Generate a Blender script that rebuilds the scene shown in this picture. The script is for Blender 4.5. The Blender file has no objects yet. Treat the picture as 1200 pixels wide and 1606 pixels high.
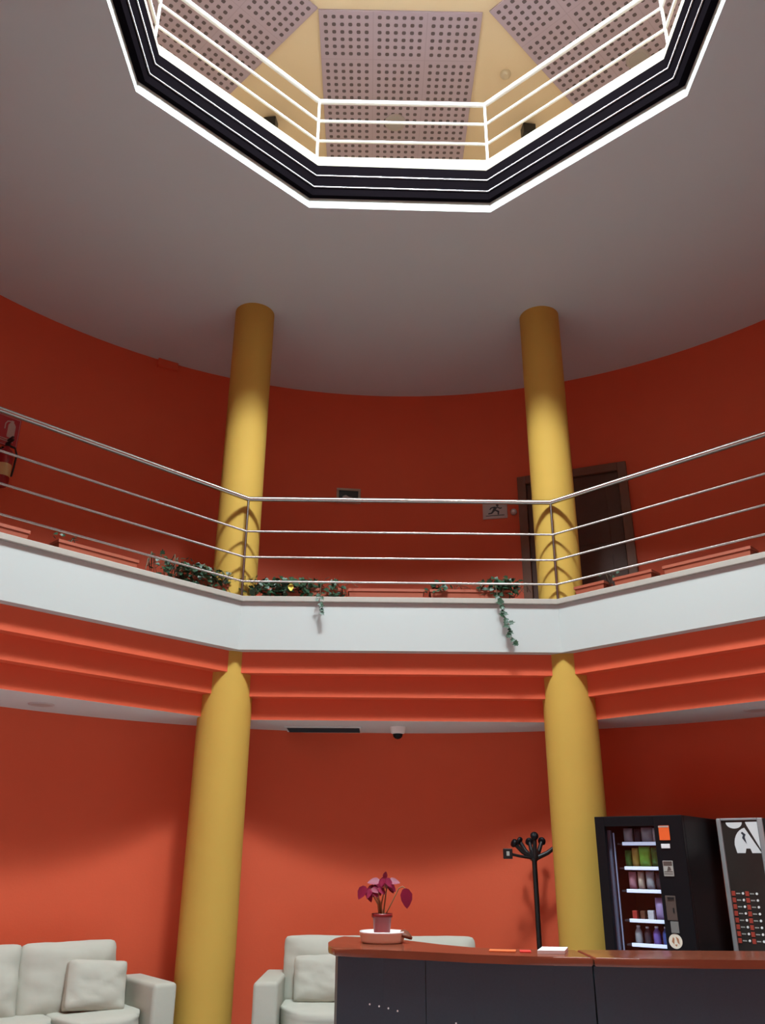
import bpy, bmesh, math, random
from mathutils import Vector, Matrix, noise
random.seed(7)
R = math.radians
sc = bpy.context.scene
COL = sc.collection

# ------------------------------------------------------------------ camera
F_PX, PITCH, ROLL, EYE = 1307.48, R(22.4883), R(.3368), 1.5
fw = Vector((0, math.cos(PITCH), math.sin(PITCH)))
up = Vector((0, -math.sin(PITCH), math.cos(PITCH)))
rt = Vector((1, 0, 0))
rt2 = math.cos(ROLL)*rt + math.sin(ROLL)*up
up2 = -math.sin(ROLL)*rt + math.cos(ROLL)*up
cd = bpy.data.cameras.new('camera')
cam = bpy.data.objects.new('camera', cd); COL.objects.link(cam)
cam.matrix_world = Matrix.Translation((0, 0, EYE)) @ Matrix((rt2, up2, -fw)).transposed().to_4x4()
cd.sensor_fit = 'VERTICAL'; cd.sensor_height = 24; cd.sensor_width = 24
cd.lens = 24*F_PX/1606
cd.clip_start = .02; cd.clip_end = 100
sc.camera = cam

# ------------------------------------------------------------------ light
SKY = 46.0
ADDED_DISC = 312.0  # strength of the added key light disc over the well
w = bpy.data.worlds.new('overcast_sky'); sc.world = w; w.use_nodes = True
bg = w.node_tree.nodes['Background']
bg.inputs[0].default_value = (.84, .96, 1.0, 1); bg.inputs[1].default_value = SKY
# lantern over the well: eight sloping roof-light panes around a closed middle, lit by the overcast sky
LAN_A, LAN_Z0, LAN_B, LAN_Z1 = 1.95, 9.85, 1.52, 10.38
_sl = math.atan2(LAN_Z1-LAN_Z0, LAN_A-LAN_B)
for k in range(8):
    an = R(90+45*k) + R(.8342); am = (LAN_A+LAN_B)/2
    pl = bpy.data.lights.new('roof_light_portal', 'AREA'); pl.shape = 'RECTANGLE'; pl.size = 1.72; pl.size_y = math.hypot(LAN_Z1-LAN_Z0, LAN_A-LAN_B)+.04
    po = bpy.data.objects.new('roof_light_portal', pl); COL.objects.link(po); pl.cycles.is_portal = True
    po.location = (.216+am*math.cos(an), 3.8337+am*math.sin(an), (LAN_Z0+LAN_Z1)/2)
    inw = Vector((-math.cos(an)*math.sin(_sl), -math.sin(an)*math.sin(_sl), -math.cos(_sl)))   # down and towards the axis
    tang = Vector((-math.sin(an), math.cos(an), 0)); zc = -inw; yc = zc.cross(tang)
    po.matrix_world = Matrix.Translation(po.location + inw*.012) @ Matrix((tang, yc, zc)).transposed().to_4x4()
sc.view_settings.view_transform = 'Standard'; sc.view_settings.look = 'None'
sc.view_settings.exposure = 0.0; sc.view_settings.gamma = 1.0
sc.view_settings.use_curve_mapping = False
sc.cycles.max_bounces = 14; sc.cycles.diffuse_bounces = 10; sc.cycles.glossy_bounces = 4
sc.cycles.sample_clamp_indirect = 8.0; sc.cycles.use_denoising = True
sc.cycles.caustics_reflective = False; sc.cycles.caustics_refractive = False

# ------------------------------------------------------------------ materials
def mat(name, col, rough=.55, metal=0, spec=.4, noise_s=0, noise_a=.0, bump=0, emit=None, bump_s=None):
    m = bpy.data.materials.new(name); m.use_nodes = True
    nt = m.node_tree; b = nt.nodes['Principled BSDF']
    b.inputs['Base Color'].default_value = (*col, 1)
    b.inputs['Roughness'].default_value = rough; b.inputs['Metallic'].default_value = metal
    b.inputs['Specular IOR Level'].default_value = spec
    if emit:
        b.inputs['Emission Color'].default_value = (*emit[0], 1); b.inputs['Emission Strength'].default_value = emit[1]
    if noise_s:
        tc = nt.nodes.new('ShaderNodeTexCoord'); n = nt.nodes.new('ShaderNodeTexNoise')
        n.inputs['Scale'].default_value = noise_s; n.inputs['Detail'].default_value = 5
        nt.links.new(tc.outputs['Object'], n.inputs['Vector'])
        if noise_a:
            mx = nt.nodes.new('ShaderNodeMix'); mx.data_type = 'RGBA'
            mx.inputs[6].default_value = (*[c*(1-noise_a) for c in col], 1)
            mx.inputs[7].default_value = (*[min(1, c*(1+noise_a)) for c in col], 1)
            nt.links.new(n.outputs['Fac'], mx.inputs[0]); nt.links.new(mx.outputs[2], b.inputs['Base Color'])
        if bump:
            src = n
            if bump_s:
                src = nt.nodes.new('ShaderNodeTexNoise'); src.inputs['Scale'].default_value = bump_s
                nt.links.new(tc.outputs['Object'], src.inputs['Vector'])
            bp = nt.nodes.new('ShaderNodeBump'); bp.inputs['Strength'].default_value = bump; bp.inputs['Distance'].default_value = .01
            nt.links.new(src.outputs['Fac'], bp.inputs['Height']); nt.links.new(bp.outputs['Normal'], b.inputs['Normal'])
    return m

M = {}
M['orange'] = mat('orange_paint', (.71, .112, .046), .62, noise_s=3, noise_a=.03, bump=.05, bump_s=60)
M['white'] = mat('white_paint', (.50, .525, .51), .6, noise_s=4, noise_a=.01)
M['ceil'] = mat('ceiling_paint', (.60, .67, .67), .8, noise_s=2, noise_a=.015)
M['yellow'] = mat('yellow_paint', (.57, .355, .074), .7, spec=.12, noise_s=5, noise_a=.03)
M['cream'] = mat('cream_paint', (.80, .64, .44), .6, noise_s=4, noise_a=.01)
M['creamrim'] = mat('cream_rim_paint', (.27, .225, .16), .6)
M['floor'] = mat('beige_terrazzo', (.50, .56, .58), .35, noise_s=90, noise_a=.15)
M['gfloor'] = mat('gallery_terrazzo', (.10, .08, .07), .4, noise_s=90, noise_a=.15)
M['atticfloor'] = mat('attic_floor_wood', (.32, .25, .18), .5, noise_s=8, noise_a=.2)
M['stone'] = mat('cap_stone', (.42, .385, .34), .45, noise_s=30, noise_a=.06)
M['darkmetal'] = mat('dark_lacquer', (.004, .003, .004), .7, spec=.0)
M['bead'] = mat('polished_bead', (.50, .46, .48), .22, metal=.9)
M['steel'] = mat('brushed_steel', (.46, .41, .38), .26, metal=1)
M['whitemetal'] = mat('white_enamel', (.85, .85, .85), .35)
M['black'] = mat('black_plastic', (.012, .012, .013), .4)
M['blackgloss'] = mat('black_lacquered_steel', (.006, .006, .008), .45, spec=.2)
M['grey'] = mat('grey_metal', (.36, .37, .38), .4, metal=.3)
M['door'] = mat('dark_wood', (.085, .035, .022), .45, noise_s=6, noise_a=.2)
M['doorframe'] = mat('door_frame_wood', (.17, .075, .045), .45, noise_s=6, noise_a=.15)
M['fabric'] = mat('grey_linen', (.46, .455, .39), .9, spec=.15, noise_s=7, noise_a=.04, bump=.35, bump_s=9)
M['fabric2'] = mat('grey_linen_cushion', (.49, .485, .42), .9, spec=.15, noise_s=7, noise_a=.04, bump=.5, bump_s=6)
M['charcoal'] = mat('charcoal_laminate', (.030, .046, .064), .42, noise_s=120, noise_a=.15)
M['cherry'] = mat('cherry_wood', (.21, .055, .028), .18, spec=.5, noise_s=5, noise_a=.18)
M['terra'] = mat('terracotta_plastic', (.36, .085, .045), .55, noise_s=8, noise_a=.08)
M['soil'] = mat('potting_soil', (.03, .02, .012), .95, noise_s=40, noise_a=.3)
M['ivy'] = mat('ivy_leaf', (.022, .060, .028), .45, noise_s=9, noise_a=.55)
M['ivyvine'] = mat('ivy_vine', (.10, .07, .04), .7)
M['yleaf'] = mat('yellow_leaf', (.75, .62, .08), .5)
M['redleaf'] = mat('crimson_leaf', (.24, .008, .045), .5, noise_s=14, noise_a=.45)
M['stem'] = mat('plant_stem', (.30, .16, .07), .6)
M['potred'] = mat('dark_red_pot', (.22, .012, .014), .4)
M['ceramic'] = mat('white_ceramic', (.93, .93, .92), .2)
M['paper'] = mat('white_paper', (.88, .88, .90), .6)
M['orangepaper'] = mat('orange_paper', (.72, .16, .05), .5)
M['redpaper'] = mat('red_paper', (.75, .05, .04), .5)
M['signred'] = mat('sign_red', (.42, .02, .03), .45)
M['extred'] = mat('extinguisher_red', (.30, .015, .02), .3)
M['label'] = mat('cream_label', (.62, .50, .25), .6)
M['signgrey'] = mat('sign_grey', (.50, .50, .50), .5)
M['signdark'] = mat('sign_dark', (.04, .045, .06), .4)
M['led'] = mat('shelf_led', (.9, .9, 1), .5, emit=((.55, .70, 1.0), .6))
M['pricestrip'] = mat('price_strip', (.80, .83, .90), .4)
M['coffeeorange'] = mat('lit_orange_panel', (.85, .13, .03), .4, emit=((1, .16, .03), .06))
M['btnred'] = mat('selection_red', (.42, .06, .04), .4)
M['tube'] = mat('dim_tube', (.3, .35, .5), .4, emit=((.35, .45, .8), .12))
M['coinpanel'] = mat('coin_panel', (.10, .075, .065), .35)
M['display'] = mat('display_panel', (.42, .41, .38), .4)
M['brownleaf'] = mat('dry_leaf', (.16, .045, .02), .6)

def glass_mat():
    m = bpy.data.materials.new('clear_pane'); m.use_nodes = True; nt = m.node_tree
    for n in list(nt.nodes): nt.nodes.remove(n)
    o = nt.nodes.new('ShaderNodeOutputMaterial'); mx = nt.nodes.new('ShaderNodeMixShader')
    t = nt.nodes.new('ShaderNodeBsdfTransparent'); g = nt.nodes.new('ShaderNodeBsdfGlossy')
    t.inputs[0].default_value = (.94, .96, .97, 1); g.inputs['Roughness'].default_value = .03
    mx.inputs[0].default_value = .025; nt.links.new(t.outputs[0], mx.inputs[1]); nt.links.new(g.outputs[0], mx.inputs[2])
    nt.links.new(mx.outputs[0], o.inputs[0]); return m
M['glass'] = glass_mat()

def perforated_mat():
    # square acoustic tile: 6 x 6 punched holes per 0.56 m tile, thin joint between tiles
    m = bpy.data.materials.new('perforated_tile'); m.use_nodes = True; nt = m.node_tree; b = nt.nodes['Principled BSDF']
    b.inputs['Roughness'].default_value = .6
    tc = nt.nodes.new('ShaderNodeTexCoord'); sp = nt.nodes.new('ShaderNodeSeparateXYZ'); nt.links.new(tc.outputs['Object'], sp.inputs[0])
    def mth(op, a, bb=None, c=None):
        n = nt.nodes.new('ShaderNodeMath'); n.operation = op
        for i, v in enumerate((a, bb, c)):
            if v is None: continue
            if isinstance(v, (int, float)): n.inputs[i].default_value = v
            else: nt.links.new(v, n.inputs[i])
        return n.outputs[0]
    T = .56; hs = []; js = []
    for ax in ('X', 'Y'):
        t = mth('MULTIPLY', mth('FRACT', mth('DIVIDE', mth('ADD', sp.outputs[ax], T*20.5 if ax == 'X' else T*20), T)), T)   # 0..T in tile
        c = mth('DIVIDE', mth('SUBTRACT', t, .025), (T-.05)/6)
        f = mth('SUBTRACT', mth('FRACT', c), .5)
        hs.append(mth('POWER', mth('ABSOLUTE', f), 3.0))
        js.append(mth('LESS_THAN', mth('MINIMUM', t, mth('SUBTRACT', T, t)), .0035))
    hole = mth('LESS_THAN', mth('ADD', hs[0], hs[1]), .0145)
    joint = mth('MAXIMUM', js[0], js[1])
    mx = nt.nodes.new('ShaderNodeMix'); mx.data_type = 'RGBA'
    mx.inputs[6].default_value = (.47, .375, .47, 1); mx.inputs[7].default_value = (.115, .085, .10, 1)
    nt.links.new(hole, mx.inputs[0])
    m2 = nt.nodes.new('ShaderNodeMix'); m2.data_type = 'RGBA'; m2.inputs[7].default_value = (.40, .32, .39, 1)
    nt.links.new(joint, m2.inputs[0]); nt.links.new(mx.outputs[2], m2.inputs[6])
    nt.links.new(m2.outputs[2], b.inputs['Base Color'])
    return m
M['perf'] = perforated_mat()

# ------------------------------------------------------------------ helpers
def obj(name, bm, m, parent=None, smooth=False, loc=None, rot=None):
    me = bpy.data.meshes.new(name)
    bmesh.ops.recalc_face_normals(bm, faces=bm.faces)
    bm.to_mesh(me); bm.free()
    for mm in (m if isinstance(m, (list, tuple)) else [m]): me.materials.append(mm)
    if smooth:
        for p in me.polygons: p.use_smooth = True
    o = bpy.data.objects.new(name, me); COL.objects.link(o)
    if parent: o.parent = parent
    if loc: o.location = loc
    if rot is not None: o.rotation_euler = rot if hasattr(rot, '__len__') else (0, 0, rot)
    return o
def tag(o, label, cat=None, group=None, kind=None):
    if label: o['label'] = label
    if cat: o['category'] = cat
    if group: o['group'] = group
    if kind: o['kind'] = kind
    return o
def thing(name, label, cat, loc=(0, 0, 0), rz=0, group=None):
    o = bpy.data.objects.new(name, None); COL.objects.link(o); o.empty_display_size = .1
    o.location = loc; o.rotation_euler = (0, 0, rz) if not hasattr(rz, '__len__') else rz
    return tag(o, label, cat, group)
def smooth_by_angle(o, deg=40):
    me = o.data
    bm = bmesh.new(); bm.from_mesh(me)
    for f in bm.faces: f.smooth = True
    for e in bm.edges:
        if len(e.link_faces) == 2 and e.calc_face_angle(0) > R(deg): e.smooth = False
    bm.to_mesh(me); bm.free(); return o
def box(bm, x0, x1, y0, y1, z0, z1, bev=0, seg=2, mi=0):
    t = bmesh.new()
    vs = [t.verts.new((x, y, z)) for x in (x0, x1) for y in (y0, y1) for z in (z0, z1)]
    for f in ((0, 1, 3, 2), (4, 6, 7, 5), (0, 4, 5, 1), (2, 3, 7, 6), (0, 2, 6, 4), (1, 5, 7, 3)): t.faces.new([vs[i] for i in f])
    if bev: bmesh.ops.bevel(t, geom=t.edges[:], offset=bev, segments=seg, affect='EDGES', profile=.5)
    for f in t.faces: f.material_index = mi
    merge(bm, t)
def merge(bm, t, mw=None):
    if mw: bmesh.ops.transform(t, matrix=mw, verts=t.verts)
    idx = {}
    for v in t.verts: idx[v] = bm.verts.new(v.co)
    for f in t.faces:
        try: nf = bm.faces.new([idx[v] for v in f.verts]); nf.material_index = f.material_index; nf.smooth = f.smooth
        except ValueError: pass
    t.free()
def tube(bm, pts, r, n=10, closed=False, caps=True):
    pts = [Vector(p) for p in pts]; rings = []; N = len(pts)
    rr = r if hasattr(r, '__len__') else [r]*N
    for i, p in enumerate(pts):
        a = pts[(i-1) % N] if (closed or i) else None; b = pts[(i+1) % N] if (closed or i < N-1) else None
        d1 = (p-a).normalized() if a is not None else (b-p).normalized()
        d2 = (b-p).normalized() if b is not None else d1
        d = (d1+d2).normalized(); mit = 1/max(.35, math.cos(d1.angle(d2, 0)/2))
        ref = Vector((0, 0, 1)) if abs(d.z) < .9 else Vector((1, 0, 0))
        s = d.cross(ref).normalized(); u = s.cross(d).normalized()
        rings.append([bm.verts.new(p + s*math.cos(t)*rr[i]*(mit if abs(d.z) < .9 else 1) + u*math.sin(t)*rr[i]) for t in [2*math.pi*k/n for k in range(n)]])
    for i in range(N if closed else N-1):
        A, B = rings[i], rings[(i+1) % N]
        for k in range(n): bm.faces.new((A[k], A[(k+1) % n], B[(k+1) % n], B[k])).smooth = True
    if caps and not closed:
        for rg in (rings[0][::-1], rings[-1]):
            for e in bm.faces.new(rg).edges: e.smooth = False
def lathe(bm, prof, n=32, c=(0, 0, 0), mi=0, cap0=True):
    rings = [[bm.verts.new((c[0]+r*math.cos(2*math.pi*k/n), c[1]+r*math.sin(2*math.pi*k/n), c[2]+z)) for k in range(n)] for r, z in prof]
    for A, B in zip(rings, rings[1:]):
        for k in range(n):
            f = bm.faces.new((A[k], A[(k+1) % n], B[(k+1) % n], B[k])); f.smooth = True; f.material_index = mi
    for k, rg in ((0, rings[0][::-1]), (1, rings[-1])):
        if k == 0 and not cap0: continue
        f = bm.faces.new(rg); f.material_index = mi
        for e in f.edges: e.smooth = False
def prism(bm, pts, z0, z1, mi=0):          # outline in xy
    a = [bm.verts.new((x, y, z0)) for x, y in pts]; b = [bm.verts.new((x, y, z1)) for x, y in pts]; n = len(pts)
    fs = [bm.faces.new(a[::-1]), bm.faces.new(b)] + [bm.faces.new((a[i], a[(i+1) % n], b[(i+1) % n], b[i])) for i in range(n)]
    for f in fs: f.material_index = mi
def plate(bm, pts, y0, y1, mi=0):          # outline in xz, thickness along y
    a = [bm.verts.new((x, y0, z)) for x, z in pts]; b = [bm.verts.new((x, y1, z)) for x, z in pts]; n = len(pts)
    fs = [bm.faces.new(a), bm.faces.new(b[::-1])] + [bm.faces.new((a[i], b[i], b[(i+1) % n], a[(i+1) % n])) for i in range(n)]
    for f in fs: f.material_index = mi
def cushion(bm, sx, sy, sz, p=4.5, q=2.6, n=14, wr=.012, seed=0, c=(0, 0, 0), mw=None):
    # plump rounded block: half sizes sx sy sz; y is the thin direction; wrinkled by noise
    t = bmesh.new(); bmesh.ops.create_cube(t, size=2); bmesh.ops.subdivide_edges(t, edges=t.edges[:], cuts=n, use_grid_fill=True)
    for v in t.verts:
        x, y, z = v.co
        e = (abs(x)**p + abs(z)**p)**(1/p)
        L = (abs(x)**p + abs(z)**p + abs(y)**q)**(1/max(p, q)) if True else 1
        k = (abs(x)**14 + abs(y)**14 + abs(z)**14)**(1/14)
        x, y, z = x/k, y/k, z/k
        edge = max(abs(x), abs(z)); y *= (1 - .55*edge**5)
        d = noise.noise(Vector((x*1.7+seed*3.1, y*1.7+seed, z*1.7-seed)))*wr + noise.noise(Vector((x*4+seed, y*4, z*5+seed*2)))*wr*.6
        v.co = Vector((x*sx, y*sy, z*sz)) + Vector((x*.3, y*1.6, z*.3))*d
    for f in t.faces: f.smooth = True
    m = Matrix.Translation(c)
    if mw: m = m @ mw
    merge(bm, t, m)
def copy_thing(o, label, loc, rz):
    r = o.copy(); COL.objects.link(r); r.location = loc; r.rotation_euler = (0, 0, rz); r['label'] = label
    for ch in list(o.children):
        c = ch.copy(); COL.objects.link(c); c.parent = r
        for g in ch.children:
            d = g.copy(); COL.objects.link(d); d.parent = c
    return r

# ------------------------------------------------------------------ the round hall: geometry
CX, CY, PHI = .216, 3.8337, R(.8342)
def Zf(z): return z + EYE
C8 = math.cos(R(22.5))
def octpts(a): return [(CX + a/C8*math.cos(R(90+22.5+45*k)+PHI), CY + a/C8*math.sin(R(90+22.5+45*k)+PHI)) for k in range(8)]   # [0]=front left, [7]=front right
def poly_r(pts):
    def f(t):
        d = (math.cos(t), math.sin(t)); best = None
        for i in range(len(pts)):
            ax, ay = pts[i][0]-CX, pts[i][1]-CY; bx, by = pts[(i+1) % len(pts)][0]-CX, pts[(i+1) % len(pts)][1]-CY
            ex, ey = bx-ax, by-ay; den = d[0]*ey-d[1]*ex
            if abs(den) < 1e-9: continue
            s = (ax*ey-ay*ex)/den; q = (ax*d[1]-ay*d[0])/den
            if s > 0 and -1e-6 <= q <= 1+1e-6: best = s if best is None else min(best, s)
        return best
    f.angs = [math.atan2(y-CY, x-CX) % (2*math.pi) for x, y in pts]; return f
def octr(a): return poly_r(octpts(a))
def circ(r):
    f = lambda t: r
    f.angs = []; return f
def loft(name, prof, m, smooth=False, parent=None, label=None, n=144):
    angs = set(round(2*math.pi*k/n, 5) for k in range(n))
    for f, z in prof:
        for a in f.angs: angs.add(round(a, 5))
    angs = sorted(angs); cl = []
    for a in angs:
        if not cl or a-cl[-1] > 1e-4: cl.append(a)
    bm = bmesh.new()
    rings = []
    for f, z in prof: rings.append([bm.verts.new((CX+f(a)*math.cos(a), CY+f(a)*math.sin(a), z)) for a in cl])
    for A, B in zip(rings, rings[1:]):
        for k in range(len(cl)): bm.faces.new((A[k], A[(k+1) % len(cl)], B[(k+1) % len(cl)], B[k]))
    o = obj(name, bm, m, parent, smooth)
    return o
def st(o, label=None, cat=None): return tag(o, label, cat, kind='structure')

RG, RU = 4.56, 5.4405
zFt, zFb, zG, zU, zA = Zf(2.1245), Zf(1.6876), Zf(1.1242), Zf(5.438), Zf(8.0)
zGal, zAtt = Zf(2.15), Zf(5.82)
bm = bmesh.new(); prism(bm, [(CX+RG*math.cos(2*math.pi*k/96), CY+RG*math.sin(2*math.pi*k/96)) for k in range(96)], -.1, 0)
st(obj('floor', bm, M['floor']), 'pale terrazzo floor of the round hall', 'floor')
st(loft('wall_ground', [(circ(RG), 0), (circ(RG), zG)], M['orange'], True), 'curved orange wall of the ground floor behind the sofas', 'wall')
st(loft('ceiling_ground', [(octr(3.765), zG), (circ(RG), zG)], M['ceil']), 'narrow pale ceiling strip under the gallery', 'ceiling')
s1, s2 = Zf(1.50), Zf(1.312)
st(loft('trim_1', [(octr(3.555), zFb+.004), (octr(3.555), s1), (octr(3.658), s1)], M['orange']), 'uppermost orange step below the white fascia', 'cornice step')
st(loft('trim_2', [(octr(3.658), s1), (octr(3.658), s2), (octr(3.765), s2)], M['orange']), 'middle orange step of the stepped cornice', 'cornice step')
st(loft('trim_3', [(octr(3.765), s2), (octr(3.765), zG)], M['orange']), 'lowest orange step above the pale ceiling strip', 'cornice step')
st(loft('trim_4', [(octr(3.75), zFt-.002), (octr(3.46), zFt-.002), (octr(3.46), zFb), (octr(3.557), zFb)], M['white']), 'broad white gallery fascia around the octagonal well', 'fascia')
st(loft('trim_5', [(octr(3.46), zFt), (octr(3.432), zFt), (octr(3.43), zFt+.004), (octr(3.43), zFt+.044), (octr(3.434), zFt+.0485), (octr(3.56), zFt+.0485), (octr(3.56), zGal)], M['stone']), 'beige stone cap along the top of the white fascia', 'cap')
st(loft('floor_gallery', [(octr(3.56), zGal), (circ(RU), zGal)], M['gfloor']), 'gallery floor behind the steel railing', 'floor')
st(loft('wall_gallery', [(circ(RU), zGal), (circ(RU), zU)], M['orange'], True), 'curved dark orange wall of the gallery', 'wall')
# octagonal opening in the upper ceiling
def mir(p): return p + [(x, 2*CY-y) for x, y in reversed(p)]
W = mir([(2.331, 4.709), (.967, 5.977), (-.682, 5.931), (-1.919, 4.698)])
Cb = mir([(2.245, 4.757), (.953, 5.950), (-.624, 5.900), (-1.823, 4.746)])
Ct = mir([(2.269, 4.803), (.964, 5.993), (-.624, 5.964), (-1.842, 4.797)])
def mix(A, B, t, o=0):
    q = [((1-t)*a[0]+t*b[0], (1-t)*a[1]+t*b[1]) for a, b in zip(A, B)]
    k = 1 - o/2.2
    return poly_r([(CX+(x-CX)*k, CY+(y-CY)*k) for x, y in q])
zB0, zB1, zB2 = Zf(5.438), Zf(5.88), Zf(6.08)
st(loft('ceiling', [(mix(W, Cb, 0), zU), (circ(RU), zU)], M['ceil']), 'wide grey ceiling around the octagonal opening', 'ceiling')
def zt(t): return zB0+(zB1-zB0)*t
st(loft('trim_6', [(mix(W, Cb, 0), zU), (mix(W, Cb, .0, .0), zt(.25))], M['white']), 'white lower edge of the octagonal ceiling opening', 'trim')
st(loft('trim_7', [(mix(W, Cb, 0), zt(.25)), (mix(W, Cb, .25, .035), zt(.25)), (mix(W, Cb, .42, .035), zt(.42)), (mix(W, Cb, .42, .022), zt(.43)), (mix(W, Cb, .46, .022), zt(.46)), (mix(W, Cb, .47, .036), zt(.46)),
      (mix(W, Cb, .70, .036), zt(.70)), (mix(W, Cb, .71, .022), zt(.71)), (mix(W, Cb, .74, .022), zt(.74)), (mix(W, Cb, .75, .036), zt(.74)), (mix(W, Cb, 1, .03), zB1)], M['darkmetal']), 'dark stepped frame lining the octagonal opening', 'trim')
for nm, t, off in (('trim_8', .44, .040), ('trim_9', .72, .040)):
    p = mix(W, Cb, t, off); bmt = bmesh.new()
    tube(bmt, [(CX+p(a)*math.cos(a), CY+p(a)*math.sin(a), zt(t)) for a in sorted(p.angs)],   .008, 8, closed=True)
    st(obj(nm, bmt, M['bead']), 'lower polished bead on the dark opening frame' if nm == 'trim_8' else 'upper polished bead on the dark opening frame', 'trim')
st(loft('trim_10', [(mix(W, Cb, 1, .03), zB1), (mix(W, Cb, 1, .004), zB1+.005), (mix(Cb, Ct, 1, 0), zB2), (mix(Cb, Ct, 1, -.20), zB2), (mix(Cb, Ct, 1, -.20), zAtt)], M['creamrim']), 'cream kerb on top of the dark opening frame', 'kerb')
st(loft('floor_attic', [(mix(Cb, Ct, 1, -.20), zAtt), (circ(RU), zAtt)], M['atticfloor']), 'attic gallery floor around the opening', 'floor')
st(loft('wall_attic', [(circ(RU), zAtt), (circ(RU), zA)], M['cream'], True), 'cream curved wall of the attic gallery', 'wall')
st(loft('ceiling_attic', [(octr(LAN_A), zA), (circ(RU), zA)], M['cream']), 'cream attic ceiling between the perforated panels', 'ceiling')
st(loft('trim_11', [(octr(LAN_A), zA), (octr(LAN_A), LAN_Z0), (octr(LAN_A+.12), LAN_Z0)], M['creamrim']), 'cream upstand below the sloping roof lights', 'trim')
st(loft('ceiling_lantern', [(octr(LAN_B+.04), LAN_Z1+.02), (octr(LAN_B-.03), LAN_Z1+.02), (octr(.001), LAN_Z1+.02)], M['white']), 'white closed middle of the lantern roof', 'ceiling')
qa, qb = octpts(LAN_A+.02), octpts(LAN_B+.0)
for k in range(8):
    P4 = [Vector((*qa[k], LAN_Z0)), Vector((*qa[(k+1) % 8], LAN_Z0)), Vector((*qb[(k+1) % 8], LAN_Z1+.015)), Vector((*qb[k], LAN_Z1+.015))]
    c4 = sum(P4, Vector())/4; P4 = [p-c4 for p in P4]
    wn = bpy.data.objects.new('window_%d' % (k+1), None); COL.objects.link(wn); wn.location = c4; tag(wn, None, None, kind='structure')
    bm = bmesh.new(); tube(bm, P4, .022, 8, closed=True); obj('window_frame', bm, M['whitemetal'], wn)
    bm = bmesh.new(); bm.faces.new([bm.verts.new(p) for p in P4]); obj('window_pane', bm, M['glass'], wn)

# added light disc over the well, unseen, facing down; pendant form made up
zL, LR = Zf(7.2), .40
t = thing('added_light_disc', 'added round light disc with cover and cord, unseen above the octagonal opening', 'lamp', (CX, CY, zL))
bm = bmesh.new(); lathe(bm, [(LR+.008, -.03), (LR+.018, -.03), (LR+.018, .05), (.26, .12), (.06, .16), (.05, .15), (.25, .105), (LR+.003, .04)], 48, cap0=False); obj('disc_cover', bm, M['whitemetal'], t)
bm = bmesh.new(); ring_ = [bm.verts.new((LR*math.cos(-2*math.pi*k/48), LR*math.sin(-2*math.pi*k/48), -.02)) for k in range(48)]; bm.faces.new(ring_)
obj('diffuser', bm, mat('added_disc_emitter', (.9, .9, .9), .5, emit=((.84, .96, 1.0), ADDED_DISC)), t)
bm = bmesh.new(); tube(bm, [(0, 0, .15), (0, 0, LAN_Z1+.02-zL)], .008, 8); obj('cord', bm, M['black'], t)

# ------------------------------------------------------------------ columns
colang = {'left': R(112.5)+PHI+R(-.1), 'right': R(67.5)+PHI+R(-.3)}
for side, d_ in (('left', 4.10), ('right', 4.10)):
    a = colang[side]; x, y = CX+d_*math.cos(a), CY+d_*math.sin(a)
    if side == 'left': x, y = -1.396, 7.548
    else: x, y = 1.690, 7.573
    nb = 'beside the left sofa' if side == 'left' else 'beside the black snack machine'
    bm = bmesh.new(); lathe(bm, [(.235, 0), (.235, zFb+.01)], 64)
    st(obj('column', bm, M['yellow'], loc=(x, y, 0)), 'thick yellow round column on the ground floor ' + nb, 'column')
    bm = bmesh.new(); lathe(bm, [(.208, zGal-.02), (.208, zU)], 64)
    st(obj('gallery_column', bm, M['yellow'], loc=(x, y, 0)), ('left' if side == 'left' else 'right') + ' yellow round column rising from the gallery to the grey ceiling', 'column')

# ------------------------------------------------------------------ railings
def railing(name, label, pts_rails, posts, m, r_hand, r_bar, r_post):
    t = thing(name, label, 'railing', (CX, CY, posts[0][0][2]))
    off = Vector(t.location)
    for i, pts in enumerate(pts_rails):
        bm = bmesh.new(); tube(bm, [Vector(p)-off for p in pts], r_hand if i == 0 else r_bar, 12, closed=True)
        obj('handrail' if i == 0 else 'rail', bm, m, t)
    for a, b in posts:
        bm = bmesh.new(); tube(bm, [Vector(a)-off, Vector(b)-off], r_post, 10)
        lathe(bm, [(r_post*2.2, 0), (r_post*2.2, .006)], 16, c=Vector(a)-off)
        obj('post', bm, m, t)
    return t
ro = octpts(3.482)
railing('steel_railing', 'brushed steel railing with four horizontal bars along the gallery edge',
        [[(x, y, Zf(z)) for x, y in ro] for z in (3.145, 2.815, 2.56, 2.325)],
        [((x, y, zFt+.048), (x, y, Zf(3.145))) for x, y in ro], M['steel'], .0235, .0105, .012)
rp = mix(Cb, Ct, 1, -.045); rpa = sorted(rp.angs)
rpts = [(CX+rp(a)*math.cos(a), CY+rp(a)*math.sin(a)) for a in rpa]
railing('white_railing', 'white enamelled railing around the octagonal ceiling opening',
        [[(x, y, Zf(z)) for x, y in rpts] for z in (6.83, 6.575, 6.32)],
        [((x, y, zB2), (x, y, Zf(6.83))) for x, y in rpts], M['whitemetal'], .023, .0135, .0135)

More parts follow.
